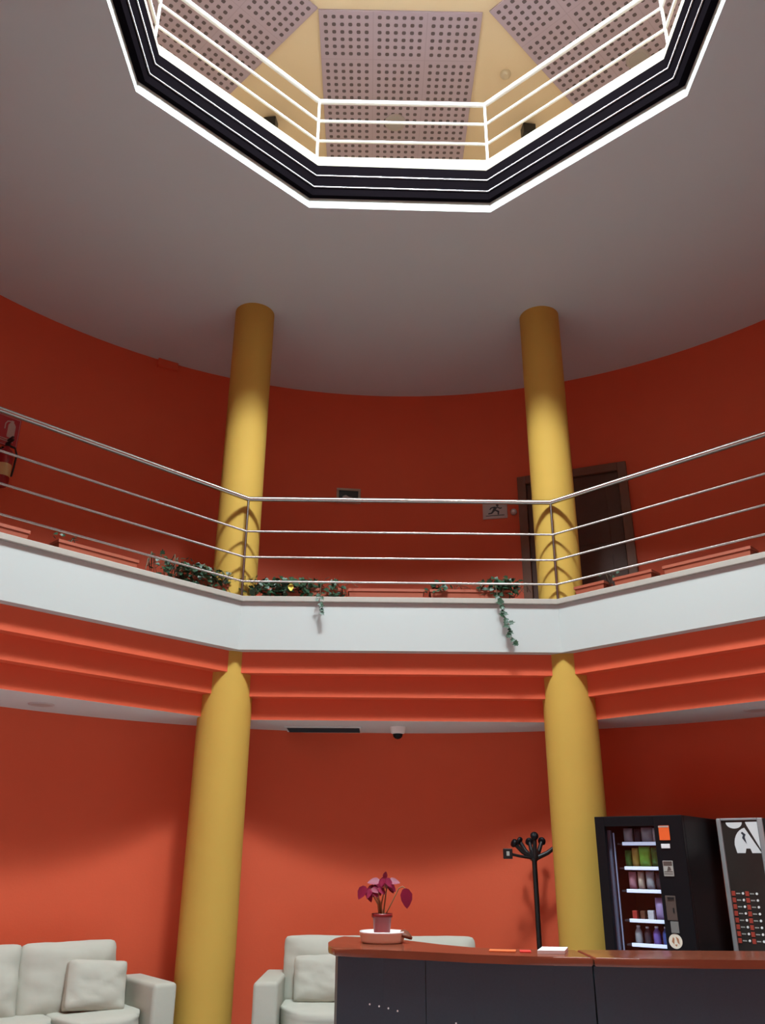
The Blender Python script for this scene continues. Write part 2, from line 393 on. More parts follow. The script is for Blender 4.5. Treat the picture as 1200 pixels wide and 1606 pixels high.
# ------------------------------------------------------------------ attic ceiling: perforated panels and fittings
pos_words = ['middle perforated acoustic panel on the attic ceiling, facing the hall', 'left perforated acoustic panel on the attic ceiling', 'right perforated acoustic panel on the attic ceiling']
for k, dirk in enumerate((0, 1, -1)):
    a = R(90)+PHI+R(45)*dirk
    bm = bmesh.new(); box(bm, -.84, .84, 0, 2.8, -.02, 0)
    o = obj('acoustic_panel', bm, M['perf'], loc=(CX+2.08*math.cos(a)+(-.03 if dirk == 0 else 0), CY+2.08*math.sin(a), zA-.0006), rot=a-R(90))
    tag(o, pos_words[k], 'ceiling panel', 'perforated ceiling panels')
for x, y, lab in ((-1.338, 7.285, 'black box lamp on the cream attic ceiling, left of the middle panel'), (1.692, 7.356, 'black box lamp on the cream attic ceiling, right of the middle panel')):
    t = thing('box_lamp', lab, 'lamp', (x, y, zA), R(-8) if x < 0 else R(8), 'black box lamps in the attic')
    bm = bmesh.new(); box(bm, -.075, .075, -.06, .06, -.17, -.02, .008); obj('housing', bm, M['black'], t)
    bm = bmesh.new(); box(bm, -.03, .03, -.03, .03, -.025, 0); obj('mount', bm, M['black'], t)
t = thing('smoke_detector', 'small round smoke detector on the cream attic ceiling beside the right panel', 'detector', (1.331, 6.654, zA))
bm = bmesh.new(); lathe(bm, [(.03, -.045), (.05, -.035), (.06, -.012), (.06, 0)], 24); obj('body', bm, mat('detector_plastic', (.62, .52, .38), .5), t)
for x, y, lab in ((.123, 7.302, 'round pale downlight in the middle perforated panel'), (2.727, 6.439, 'round pale downlight in the right perforated panel')):
    t = thing('attic_downlight', lab, 'downlight', (x, y, zA-.0215), 0, 'attic downlights')
    bm = bmesh.new(); lathe(bm, [(.10, -.012), (.12, -.01), (.125, 0)], 28); obj('rim', bm, mat('pale_rim', (.42, .36, .37), .5), t)
    bm = bmesh.new(); lathe(bm, [(.085, -.016), (.095, -.0125)], 28); obj('diffuser', bm, mat('frosted_lens', (.40, .36, .36), .5), t)

# ------------------------------------------------------------------ gallery wall: door, signs
def wallpt(ang, r): a = R(90+ang)+PHI; return (CX+r*math.cos(a), CY+r*math.sin(a)), R(ang)+PHI
# door on the chord between -15.8 and -29.1 degrees
(p0, _), (p1, _) = wallpt(-15.8, RU), wallpt(-29.1, RU)
dw = math.hypot(p1[0]-p0[0], p1[1]-p0[1]); da = math.atan2(p1[1]-p0[1], p1[0]-p0[0]); dh = Zf(4.20)-zGal
t = bpy.data.objects.new('door_1', None); COL.objects.link(t); t.location = ((p0[0]+p1[0])/2, (p0[1]+p1[1])/2, zGal); t.rotation_euler = (0, 0, da)
tag(t, 'dark wooden gallery door half hidden behind the right yellow column', 'door', kind='structure')
h = dw/2
bm = bmesh.new(); box(bm, -h, -h+.10, -.06, .05, 0, dh, .006); box(bm, h-.10, h, -.06, .05, 0, dh, .006); box(bm, -h+.1, h-.1, -.06, .05, dh-.10, dh, .006); obj('door_frame', bm, M['doorframe'], t)
bm = bmesh.new(); box(bm, -h+.103, h-.103, -.02, .03, .006, dh-.104, .004)
for z0, z1 in ((.15, .95), (1.1, 1.85)): box(bm, -h+.25, h-.25, -.028, -.018, z0, z1, .004)
leaf = obj('door_leaf', bm, M['door'], t)
bm = bmesh.new(); tube(bm, [(-h+.17, -.02, 1.02), (-h+.17, -.07, 1.02), (-h+.29, -.07, 1.02)], .009, 8); lathe(bm, [(.02, 0), (.02, .004)], 12, c=(-h+.17, -.03, 1.02)); obj('door_handle', bm, M['steel'], leaf)
# framed notice above the handrail
(p, a) = wallpt(5.8, RU); t = thing('framed_picture', 'small dark picture in a pale frame on the gallery wall above the handrail', 'picture', (p[0], p[1], Zf(3.93)), a)
bm = bmesh.new()
for q in ((-.145, .145, 0, .028), (-.145, .145, .162, .19), (-.145, -.117, .028, .162), (.117, .145, .028, .162)): box(bm, q[0], q[1], -.03, .012, q[2], q[3], .003)
obj('frame', bm, mat('pale_frame', (.42, .36, .28), .5), t)
bm = bmesh.new(); box(bm, -.117, .117, -.016, .010, .028, .162); obj('print', bm, mat('dark_print', (.018, .022, .022), .35, noise_s=14, noise_a=.5), t)
bm = bmesh.new(); plate(bm, [(-.08, .035), (.06, .035), (.05, .075), (.0, .085), (-.03, .105), (-.07, .09)], -.018, -.015); obj('motif', bm, M['signgrey'], t)
# exit sign with a running figure
(p, a) = wallpt(-12.75, RU); t = thing('exit_sign', 'grey exit sign with a dark running figure left of the gallery door', 'sign', (p[0], p[1], Zf(3.71)), a)
bm = bmesh.new(); box(bm, -.145, .145, -.02, .012, 0, .205, .003); obj('board', bm, M['signgrey'], t)
bm = bmesh.new()
lathe(bm, [(.016, -.002), (.016, .002)], 12)
bmesh.ops.transform(bm, matrix=Matrix.Translation((.03, -.022, .165)) @ Matrix.Rotation(R(90), 4, 'X'), verts=bm.verts)
for pts in ([(-.005, .15), (.03, .14), (.0, .09), (-.03, .10)], [(.0, .095), (.03, .08), (.03, .045), (.045, .045), (.05, .09), (.015, .108)], [(-.03, .10), (-.005, .09), (-.035, .06), (-.08, .055), (-.08, .07), (-.045, .075)],
            [(.02, .14), (.06, .115), (.085, .125), (.08, .135), (.06, .13), (.03, .15)], [(-.005, .15), (-.05, .14), (-.065, .115), (-.055, .11), (-.04, .128), (0, .135)], [(-.11, .04), (.11, .04), (.11, .032), (-.11, .032)]):
    plate(bm, pts, -.0225, -.0195)
obj('running_figure', bm, M['signdark'], t)
(p, a) = wallpt(-15.05, RU-.004); t = thing('wall_thermostat', 'small round thermostat on the gallery wall beside the exit sign', 'thermostat', (p[0], p[1], Zf(3.775)), a)
bm = bmesh.new(); lathe(bm, [(.038, 0), (.038, .022), (.03, .03)], 20); bmesh.ops.transform(bm, matrix=Matrix.Rotation(R(90), 4, 'X'), verts=bm.verts); obj('housing', bm, M['signgrey'], t)
bm = bmesh.new(); lathe(bm, [(.016, .03), (.014, .04)], 14); bmesh.ops.transform(bm, matrix=Matrix.Rotation(R(90), 4, 'X'), verts=bm.verts); obj('dial', bm, M['whitemetal'], t)
# junction box at the ceiling
(p, a) = wallpt(30.0, RU); bm = bmesh.new(); box(bm, -.12, .12, -.05, .012, -.10, 0, .006)
tag(obj('junction_box', bm, M['orange'], loc=(p[0], p[1], zU-.003), rot=a), 'orange painted junction box high on the gallery wall under the grey ceiling', 'junction box')
# fire extinguisher and its sign, at the left edge
(p, a) = wallpt(47.15, RU); t = thing('extinguisher_sign', 'red sign with a pale extinguisher symbol on the gallery wall at the far left', 'sign', (p[0], p[1], Zf(3.80)), a)
bm = bmesh.new(); box(bm, -.15, .15, -.012, .012, 0, .33, .002); obj('board', bm, M['signred'], t)
bm = bmesh.new()
for x0, x1, z0, z1 in ((-.142, .142, .316, .322), (-.142, .142, .008, .014), (-.142, -.136, .008, .322), (.136, .142, .008, .322)): box(bm, x0, x1, -.0145, -.011, z0, z1)
obj('border', bm, mat('border_pink', (.55, .25, .25), .5), t)
bm = bmesh.new(); plate(bm, [(.03, .10), (.095, .10), (.10, .115), (.10, .235), (.085, .262), (.075, .27), (.075, .29), (.05, .29), (.05, .27), (.04, .262), (.025, .235), (.025, .115)], -.0145, -.011)
plate(bm, [(.05, .285), (.01, .275), (-.01, .24), (-.01, .18), (0, .18), (0, .235), (.016, .265), (.05, .272)], -.0145, -.011)
for z in (.05, .07): box(bm, -.09, .10, -.0145, -.011, z, z+.008)
obj('extinguisher_symbol', bm, mat('symbol_pale', (.5, .40, .36), .5), t)
(p, a) = wallpt(47.0, RU-.125); t = thing('fire_extinguisher', 'red fire extinguisher with cream label hung below the red sign', 'extinguisher', (p[0], p[1], Zf(3.32)), a)
bm = bmesh.new(); lathe(bm, [(.06, 0), (.072, .012), (.072, .33), (.06, .37), (.03, .40), (.024, .42)], 28); obj('body', bm, M['extred'], t)
bm = bmesh.new(); lathe(bm, [(.0735, .09), (.0735, .22)], 28); obj('label', bm, M['label'], t)
bm = bmesh.new(); lathe(bm, [(.026, .42), (.026, .455), (.014, .47)], 14); box(bm, -.012, .012, -.11, .04, .455, .475, .004); box(bm, -.012, .012, -.10, .02, .49, .505, .004); obj('valve', bm, M['black'], t)
bm = bmesh.new(); tube(bm, [(.02, 0, .44), (.07, -.01, .43), (.095, -.02, .36), (.09, -.02, .22), (.082, -.015, .12)], .010, 8); obj('hose', bm, M['black'], t)
bm = bmesh.new(); box(bm, -.03, .03, .06, .113, .36, .44, .003); obj('bracket', bm, M['black'], t)

# ------------------------------------------------------------------ planters and ivy
def side_frame(side, a_off):      # local frame along an octagon side: origin at its start corner, x along it, y outward
    q = octpts(a_off)
    A, B = {'front': (q[0], q[7]), 'left': (q[1], q[0]), 'right': (q[7], q[6])}[side]
    return Vector((A[0], A[1], 0)), math.atan2(B[1]-A[1], B[0]-A[0]), math.hypot(B[0]-A[0], B[1]-A[1])
def make_planter(L):
    t = thing('flower_box', 'x', 'planter', group='terracotta flower boxes')
    bm = bmesh.new(); W2, H = .075, .155
    def ring(x, y, z): return [bm.verts.new(v) for v in ((-x, -y, z), (x, -y, z), (x, y, z), (-x, y, z))]
    hx = L/2
    rs = [ring(hx-.02, W2-.015, 0), ring(hx-.003, W2-.002, H-.025), ring(hx+.006, W2+.006, H-.025), ring(hx+.006, W2+.006, H), ring(hx-.006, W2-.006, H), ring(hx-.012, W2-.012, H-.035)]
    bm.faces.new(rs[0][::-1])
    for A, B in zip(rs, rs[1:]):
        for k in range(4): bm.faces.new((A[k], A[(k+1) % 4], B[(k+1) % 4], B[k]))
    bm.faces.new(rs[-1])
    obj('box', bm, M['terra'], t)
    bm = bmesh.new(); box(bm, -hx+.014, hx-.014, -W2+.014, W2-.014, H-.034, H-.018); obj('soil', bm, M['soil'], t)
    return t
planters = []
lab = 'terracotta flower box on the gallery edge, '
spec = [('front', .62, .74, 'left end of front side under thick ivy'), ('front', 1.40, .70, 'middle of front side without a plant'), ('front', 2.18, .74, 'right end of front side'),
        ('left', 2.68, .44, 'nearest the left column on the left side'), ('left', 1.62, .70, 'second from the left column on the left side'), ('left', .68, .70, 'third from the left column on the left side'),
        ('right', .34, .30, 'short one right of the right column'), ('right', .77, .36, 'second one right of the right column'), ('right', 1.43, .74, 'long one at the right side of the view')]
a_pl = 3.68
for side, s, L, txt in spec:
    O, an, LL = side_frame(side, a_pl)
    if side == 'left': sc_ = LL - (LL-s if False else 0)
    t = make_planter(L); t['label'] = lab + txt
    x = s if side != 'left' else s
    t.location = O + Vector((math.cos(an), math.sin(an), 0))*x + Vector((0, 0, zGal)); t.rotation_euler = (0, 0, an)
def leaf_shape(bm, pos, direc, nrm, s, lobes=True, droop=.2):
    d = direc.normalized(); n = nrm.normalized(); sd = d.cross(n).normalized(); n = sd.cross(d).normalized()
    out = ([(0, 0), (.28, -.08), (.5, .15), (.34, .32), (.42, .6), (.16, .62), (0, 1.0)] if lobes else [(0, 0), (.2, .08), (.36, .32), (.32, .6), (.16, .85), (0, 1.0)])
    mid = [bm.verts.new(pos + d*(y*s) - n*(droop*s*y*y)) for y in (0, .3, .6, 1.0)]
    for sg in (1, -1):
        vs = [bm.verts.new(pos + sd*(sg*x*s) + d*(y*s) + n*(s*(.16*abs(x) - droop*y*y))) for x, y in out[1:-1]]
        loop = [mid[0]] + vs + [mid[3], mid[2], mid[1]]
        f = bm.faces.new(loop if sg > 0 else loop[::-1]); f.smooth = True
def ivy(label, side, s0, s1_, n, seed, zlo=.10, zhi=.26, ys=(-.10, .08), size=(.035, .06), strands=(), yellow=None):
    O, an, LL = side_frame(side, a_pl); rnd = random.Random(seed)
    t = thing('ivy_plant', label, 'ivy', O + Vector((math.cos(an), math.sin(an), 0))*((s0+s1_)/2) + Vector((0, 0, zGal)), an, 'ivy on the gallery edge')
    c = (s0+s1_)/2; bm = bmesh.new(); vb = bmesh.new()
    for i in range(max(4, n//7)):
        x0 = rnd.uniform(s0, s1_)-c; x1 = x0+rnd.uniform(-.18, .18)
        tube(vb, [(x0*.85, rnd.uniform(-.02, .02), .12), ((x0+x1)/2, rnd.uniform(*ys), rnd.uniform(.18, zhi)), (x1, rnd.uniform(*ys), rnd.uniform(zlo, zhi*.8))], .0025, 5)
    for i in range(n):
        x = rnd.triangular(s0, s1_, (s0+s1_)/2+rnd.uniform(-.2, .2))-c
        p = Vector((x, rnd.uniform(*ys), rnd.uniform(zlo, zhi)))
        leaf_shape(bm, p, Vector((rnd.uniform(-1, 1), rnd.uniform(-1, .3), rnd.uniform(-.6, .5))), Vector((rnd.uniform(-.5, .5), -.7, rnd.uniform(.2, 1))), rnd.uniform(*size))
    obj('foliage', bm, M['ivy'], t); obj('vine', vb, M['ivyvine'], t)
    for (sx, length, nl, drift) in strands:
        vb = bmesh.new(); bm = bmesh.new(); pts = [Vector((sx-c, -.03, .15)), Vector((sx-c, -.20, .16)), Vector((sx-c, -.285, .03))]
        for k in range(1, 9): pts.append(Vector((sx-c+drift*k/8+.012*math.sin(k*1.7), -.30+.008*math.sin(k*2.3), .03-length*k/8)))
        tube(vb, pts, .003, 5)
        for k in range(nl):
            f = k/max(1, nl-1); j = 2+f*(len(pts)-3); i0 = int(j); p = pts[i0].lerp(pts[min(i0+1, len(pts)-1)], j-i0)
            leaf_shape(bm, p+Vector((rnd.uniform(-.012, .012), -.008, 0)), Vector((rnd.choice((-1, 1))*rnd.uniform(.4, 1), -.2, rnd.uniform(-1, .2))), Vector((0, -1, .35)), rnd.uniform(.038, .060))
        so = obj('trailing_strand', vb, M['ivyvine'], t); obj('strand_leaves', bm, M['ivy'], so)
    if yellow:
        bm = bmesh.new(); leaf_shape(bm, Vector((yellow-c, -.17, .165)), Vector((.1, -.2, -1)), Vector((0, -1, .2)), .075, lobes=False, droop=.05)
        tag(obj('yellow_leaf', bm, M['yleaf'], t), 'yellow heart-shaped leaf')
    return t
ivy('thick dark ivy along the front, with one yellow leaf and a short strand', 'front', -.02, 1.02, 330, 1, .08, .235, (-.16, .08), (.04, .075), strands=[(.80, .17, 7, .01)], yellow=.52)
ivy('sprawling ivy wrapped around the foot of the left gallery column', 'left', 2.05, 2.98, 260, 2, .05, .26, (-.18, .02), (.035, .065))
ivy('small tuft of ivy over the right front flower box, left of the long hanging strand', 'front', 1.80, 2.03, 70, 3, .12, .24, (-.10, .08), (.035, .055))
ivy('bushy ivy by the right gallery column with a long strand over the white fascia', 'front', 2.24, 2.68, 170, 4, .10, .26, (-.14, .08), (.035, .062), strands=[(2.40, .44, 20, .13)])
ivy('tiny ivy shoot on the left side of the gallery edge', 'left', 1.30, 1.44, 12, 5, .14, .25, (-.06, .04), (.025, .04))
ivy('few thin ivy leaves in the short flower box right of the right column', 'right', .40, .56, 9, 6, .14, .23, (-.06, .04), (.025, .04))

# ------------------------------------------------------------------ ground ceiling fittings
t = thing('air_vent', 'dark linear air vent in the pale ceiling strip', 'vent', (-.545, 8.13, zG))
bm = bmesh.new()
for q in ((-.36, .36, -.17, -.15), (-.36, .36, .15, .17), (-.36, -.34, -.15, .15), (.34, .36, -.15, .15)): box(bm, q[0], q[1], q[2], q[3], -.012, .003, .002)
obj('frame', bm, M['ceil'], t)
bm = bmesh.new(); box(bm, -.34, .34, -.15, .15, -.002, .003); obj('backing', bm, M['black'], t)
for k in range(7):
    bm = bmesh.new(); box(bm, -.34, .34, -.012, .012, -.0015, .0015); o = obj('slat', bm, M['signdark'], t, loc=(0, -.126+.042*k, -.008), rot=(R(40), 0, 0))
t = thing('dome_camera', 'white security camera with a black dome under the pale ceiling strip', 'camera', (.155, 7.98, zG))
bm = bmesh.new(); lathe(bm, [(.046, -.062), (.064, -.055), (.07, -.04), (.075, -.012), (.075, 0)], 28); obj('housing', bm, M['whitemetal'], t)
bm = bmesh.new(); lathe(bm, [(.006, -.108), (.026, -.102), (.042, -.086), (.047, -.062)], 24); obj('dome', bm, M['blackgloss'], t)
for x, y, l_ in ((-2.739, 6.80, 'round recessed downlight in the pale ceiling strip above the left sofa'), (3.05, 6.86, 'round recessed downlight in the pale ceiling strip above the coffee machine')):
    t = thing('recessed_downlight', l_, 'downlight', (x, y, zG), 0, 'recessed downlights')
    bm = bmesh.new(); lathe(bm, [(.085, -.01), (.10, -.008), (.103, 0)], 28); obj('ring', bm, M['signgrey'], t)
    bm = bmesh.new(); lathe(bm, [(.06, -.0125), (.075, -.0105)], 24); obj('lens', bm, M['display'], t)

# ------------------------------------------------------------------ sofas
def make_sofa(label, loc, rz, W=1.92, D=.82, backs=None):
    t = thing('sofa', label, 'sofa', loc, rz, 'grey fabric sofas')     # origin: centre of the front edge on the floor, y to the back
    h = W/2
    bm = bmesh.new(); box(bm, -h+.17, h-.17, .03, D-.06, .10, .29, .02, 3); smooth_by_angle(obj('base', bm, M['fabric'], t))
    for s in (-1, 1):
        bm = bmesh.new(); box(bm, -.095, .095, 0, D-.02, .07, .62, .032, 5); smooth_by_angle(obj('armrest', bm, M['fabric'], t, loc=(s*(h-.095), 0, 0)), 60)
    bm = bmesh.new(); box(bm, -h+.19, h-.19, D-.20, D, .10, .66, .04, 4); smooth_by_angle(obj('backrest', bm, M['fabric'], t), 60)
    backs = backs or [(-h+.17, 0), (0, h-.17)]
    for s in (-1, 1):
        bm = bmesh.new(); cushion(bm, (h-.19)/2, .36, .078, wr=.006, seed=s+3, n=12); 
        # seat pads lie flat: flatten along z
        obj('seat_cushion', bm, M['fabric2'], t, loc=(s*(h-.19)/2, .375, .365))
    for n_, (xa, xb) in enumerate(backs):
        bm = bmesh.new(); cushion(bm, (xb-xa)/2+.003, .115, .255, wr=.014, seed=n_*4+5, n=16)
        obj('back_cushion', bm, M['fabric2'], t, loc=((xa+xb)/2, min(.60, D-.20), .635), rot=(R(-11), 0, 0))
    for sx in (-1, 1):
        for y in (.06, D-.10):
            bm = bmesh.new(); lathe(bm, [(.018, 0), (.025, .105)], 12); obj('leg', bm, M['black'], t, loc=(sx*(h-.10), y, 0))
    return t
def make_pillow(label, loc, rot, s=.21, seed=1):
    bm = bmesh.new(); cushion(bm, s*1.08, .075, s*.80, wr=.010, seed=seed, n=16)
    o = obj('throw_pillow', bm, M['fabric2'], loc=loc, rot=rot)
    return tag(o, label, 'pillow', 'throw pillows')
aL = R(37.5); ax = Vector((math.cos(aL), math.sin(aL), 0)); bx = Vector((-math.sin(aL), math.cos(aL), 0))
FRL = Vector((-1.52, 7.17, 0)); OL = FRL - ax*.84
make_sofa('pale grey fabric sofa at the left, left of the yellow column', OL, aL, 1.68, .70, [(-.70, -.20), (-.20, .52)])
make_sofa('pale grey fabric sofa in the middle, partly behind the reception counter', (.0, 7.20, 0), 0)
make_pillow('square grey throw pillow leaning on the left sofa beside its right arm', OL + ax*.33 + bx*.335 + Vector((0, 0, .60)), (R(-17), R(5), aL), seed=4)
make_pillow('square grey throw pillow leaning on the middle sofa, cut off by the counter', (-.46, 7.60, .60), (R(-17), R(-3), R(-4)), seed=9)

# ------------------------------------------------------------------ reception counter
TOP = 1.10
near = [(-.262, 4.73), (-.250, 4.55), (-.215, 4.44), (-.10, 4.405), (.01, 4.375), (.20, 4.30), (.41, 4.205), (.60, 4.15), (.76, 4.115), (.925, 4.09)]
far = [(.925, 4.435), (.75, 4.445), (.58, 4.46), (.44, 4.51), (.30, 4.66), (.147, 4.88), (-.02, 5.02), (-.203, 5.10), (-.245, 4.98)]
near2 = [(.933, 4.089), (1.12, 4.065), (1.40, 4.045), (1.65, 4.04), (1.95, 4.055), (2.25, 4.10), (2.6, 4.20), (2.95, 4.36)]
far2 = [(2.78, 4.69), (2.45, 4.545), (2.15, 4.465), (1.81, 4.425), (1.40, 4.425), (1.07, 4.43), (.933, 4.435)]
def offset_line(pts, d):
    out = []
    for i, p in enumerate(pts):
        a = Vector(pts[max(0, i-1)]); b = Vector(pts[min(len(pts)-1, i+1)]); t_ = (b-a).normalized(); out.append((p[0]-t_.y*d, p[1]+t_.x*d))
    return out
def slab(pts, z0, z1, bev, m, name, parent):
    bm = bmesh.new(); prism(bm, pts, z0, z1)
    if bev:
        es = [e for e in bm.edges if abs(e.verts[0].co.z-e.verts[1].co.z) < 1e-6]
        bmesh.ops.bevel(bm, geom=es, offset=bev, segments=3, affect='EDGES', profile=.5)
    return smooth_by_angle(obj(name, bm, m, parent), 35)
def front_strip(line, parent, dots=None, name='front_panel'):
    inn = offset_line(line, .02); bm = bmesh.new()
    prism(bm, line + inn[::-1], .012, TOP-.036)
    ms = [M['charcoal']]
    if dots:
        ms.append(M['ceramic'])
        for s, z in dots:      # punched dots along the panel
            L = [math.dist(line[i], line[i+1]) for i in range(len(line)-1)]; d = s
            for i, l_ in enumerate(L):
                if d <= l_ or i == len(L)-1: break
                d -= l_
            a, b = Vector((*line[i], 0)), Vector((*line[i+1], 0)); u = (b-a).normalized(); p = a+u*d; nrm = Vector((u.y, -u.x, 0))
            tb = bmesh.new(); lathe(tb, [(.0042, -.002), (.0042, .0012)], 10, mi=1)
            merge(bm, tb, Matrix.Translation((p.x, p.y, z)) @ nrm.to_track_quat('Z', 'Y').to_matrix().to_4x4())
    return obj(name, bm, ms, parent)
t = thing('reception_counter', 'curved charcoal reception counter module with cherry top, carrying the potted plant', 'counter', (0, 0, 0), 0, 'reception counter modules')
slab(near+far, TOP-.034, TOP, .010, M['cherry'], 'worktop', t)
pl_ = offset_line([(-.205, 4.45), (-.10, 4.42), (.01, 4.39), (.20, 4.315), (.41, 4.22), (.60, 4.165), (.76, 4.13), (.925, 4.105)], .02)
front_strip(pl_[:4], t, dots=[(.16, .872), (.205, .866), (.25, .860), (.295, .852)])
front_strip([(pl_[3][0]+.004, pl_[3][1]-.0015)]+pl_[4:], t, dots=[(.14+.085*k, .822-.002*k) for k in range(5)]+[(.14+.085*k, .728-.002*k) for k in range(6)])
bm = bmesh.new(); prism(bm, [(-.222, 4.71), (-.20, 4.485), (-.18, 4.485), (-.165, 5.03), (-.185, 5.04)], .012, TOP-.036); obj('side_panel', bm, M['charcoal'], t)
bm = bmesh.new(); prism(bm, [(.90, 4.14), (.92, 4.14), (.92, 4.41), (.90, 4.41)], .012, TOP-.036); obj('side_panel', bm, M['charcoal'], t)
bm = bmesh.new(); prism(bm, [(-.15, 4.52), (.25, 4.38), (.88, 4.20), (.88, 4.38), (.42, 4.44), (-.13, 4.95)], 0, .015); obj('plinth', bm, M['black'], t)
t = thing('reception_counter', 'long charcoal reception counter module with cherry top at the right, below the vending machines', 'counter', (0, 0, 0), 0, 'reception counter modules')
slab(near2+far2, TOP-.034, TOP, .010, M['cherry'], 'worktop', t)
pl2 = offset_line([(x, y+.015) for x, y in near2], .02); front_strip(pl2, t)
bm = bmesh.new(); prism(bm, [(.937, 4.14), (.957, 4.14), (.957, 4.41), (.937, 4.41)], .012, TOP-.036); obj('side_panel', bm, M['charcoal'], t)
bm = bmesh.new(); prism(bm, [(2.86, 4.40), (2.88, 4.41), (2.77, 4.65), (2.75, 4.64)], .012, TOP-.036); obj('side_panel', bm, M['charcoal'], t)
bm = bmesh.new(); prism(bm, [(.98, 4.15), (1.65, 4.12), (2.8, 4.40), (2.72, 4.6), (1.8, 4.38), (.98, 4.39)], 0, .015); obj('plinth', bm, M['black'], t)

# dish, plant, papers
DX, DY = .012, 4.74
t = thing('ceramic_dish', 'wide white ceramic dish under the red plant pot', 'dish', (DX, DY, TOP))
bm = bmesh.new(); lathe(bm, [(.098, 0), (.106, .003), (.110, .014), (.1125, .026), (.115, .040), (.117, .047), (.117, .053), (.111, .053), (.102, .042), (.07, .024), (.02, .020)], 40); obj('bowl', bm, M['ceramic'], t)
t = thing('potted_plant', 'poinsettia-like plant with crimson leaves in a dark red pot on the counter', 'plant', (DX-.002, DY, TOP+.0255))
bm = bmesh.new(); lathe(bm, [(.038, 0), (.040, .002), (.047, .088), (.053, .090), (.053, .108), (.047, .108), (.045, .09)], 32); obj('pot', bm, M['potred'], t)
bm = bmesh.new(); lathe(bm, [(.044, .086), (.045, .094)], 24); obj('soil', bm, M['soil'], t)
rnd = random.Random(12)
heads = []
for (x1, y1, z1) in ((-.080, -.02, .212), (-.045, .02, .238), (-.022, -.02, .225), (.012, -.01, .272), (.028, .02, .245), (-.058, -.03, .222)):
    bm = bmesh.new(); x0, y0 = rnd.uniform(-.015, .015), rnd.uniform(-.015, .015)
    tube(bm, [(x0, y0, .09), (x0+x1*.25, y0+y1*.3, .15), (x1*.75, y1*.7, .21), (x1, y1, z1)], [.0045, .004, .0035, .0025], 7); obj('stem', bm, M['stem'], t); heads.append(Vector((x1, y1, z1)))
bm = bmesh.new(); tube(bm, [(.01, 0, .09), (.045, -.01, .15), (.085, -.015, .225), (.105, -.02, .235), (.118, -.02, .225)], .003, 7); obj('stem', bm, M['stem'], t)
def leafpart(p, d, n, s, droop=.3):
    bm = bmesh.new(); leaf_shape(bm, Vector((0, 0, 0)), Vector(d), Vector(n), s, lobes=False, droop=droop); obj('leaf', bm, M['redleaf'], t, loc=p)
leafpart((.118, -.02, .228), (.12, -.1, -1), (.5, -1, .1), .098, .05)
for hd in heads:
    for k in range(6):
        an = rnd.uniform(0, 6.28); leafpart(hd, (math.cos(an), math.sin(an)*.8, rnd.uniform(-1.3, -.1)), (math.cos(an)*.4, -.8, .5), rnd.uniform(.038, .060))
leafpart((.012, -.01, .272), (.2, -.2, 1), (0, -1, .2), .035, .1)
leafpart((-.085, -.03, .235), (-.7, -.2, -.9), (-.3, -1, .4), .07)
leafpart((.03, .01, .258), (1, -.1, .08), (0, -.7, .7), .062)
leafpart((-.01, .01, .256), (-1, -.1, .12), (0, -.7, .7), .066)
bm = bmesh.new(); leaf_shape(bm, Vector((0, 0, 0)), Vector((1, -.15, -.1)), Vector((0, -.55, 1)), .065, lobes=False, droop=.35)
fo = obj('dry_leaf', bm, M['brownleaf'], loc=(DX+.088, DY-.045, TOP+.052)); sol = fo.modifiers.new('thick', 'SOLIDIFY'); sol.thickness = .012
tag(fo, 'dark brown fallen leaf lying on the right rim of the white dish', 'leaf')
def flat(name, pts, z0, z1, m, label, cat, group=None):
    cxm = sum(p[0] for p in pts)/len(pts); cym = sum(p[1] for p in pts)/len(pts)
    bm = bmesh.new(); prism(bm, [(x-cxm, y-cym) for x, y in pts], 0, z1-z0); return tag(obj(name, bm, m, loc=(cxm, cym, z0)), label, cat, group)
flat('leaflet', [(.50, 4.31), (.62, 4.285), (.635, 4.37), (.515, 4.395)], TOP+.0004, TOP+.005, M['orangepaper'], 'orange leaflet lying on the counter left of the white paper', 'leaflet')
flat('leaflet', [(.640, 4.285), (.69, 4.28), (.70, 4.36), (.65, 4.365)], TOP+.0004, TOP+.005, M['redpaper'], 'small bright red leaflet between the orange leaflet and white paper', 'leaflet')
flat('paper_stack', [(.712, 4.245), (.835, 4.235), (.885, 4.405), (.765, 4.415)], TOP+.0004, TOP+.014, M['paper'], 'stack of white paper lying on the counter below the coat stand', 'paper')

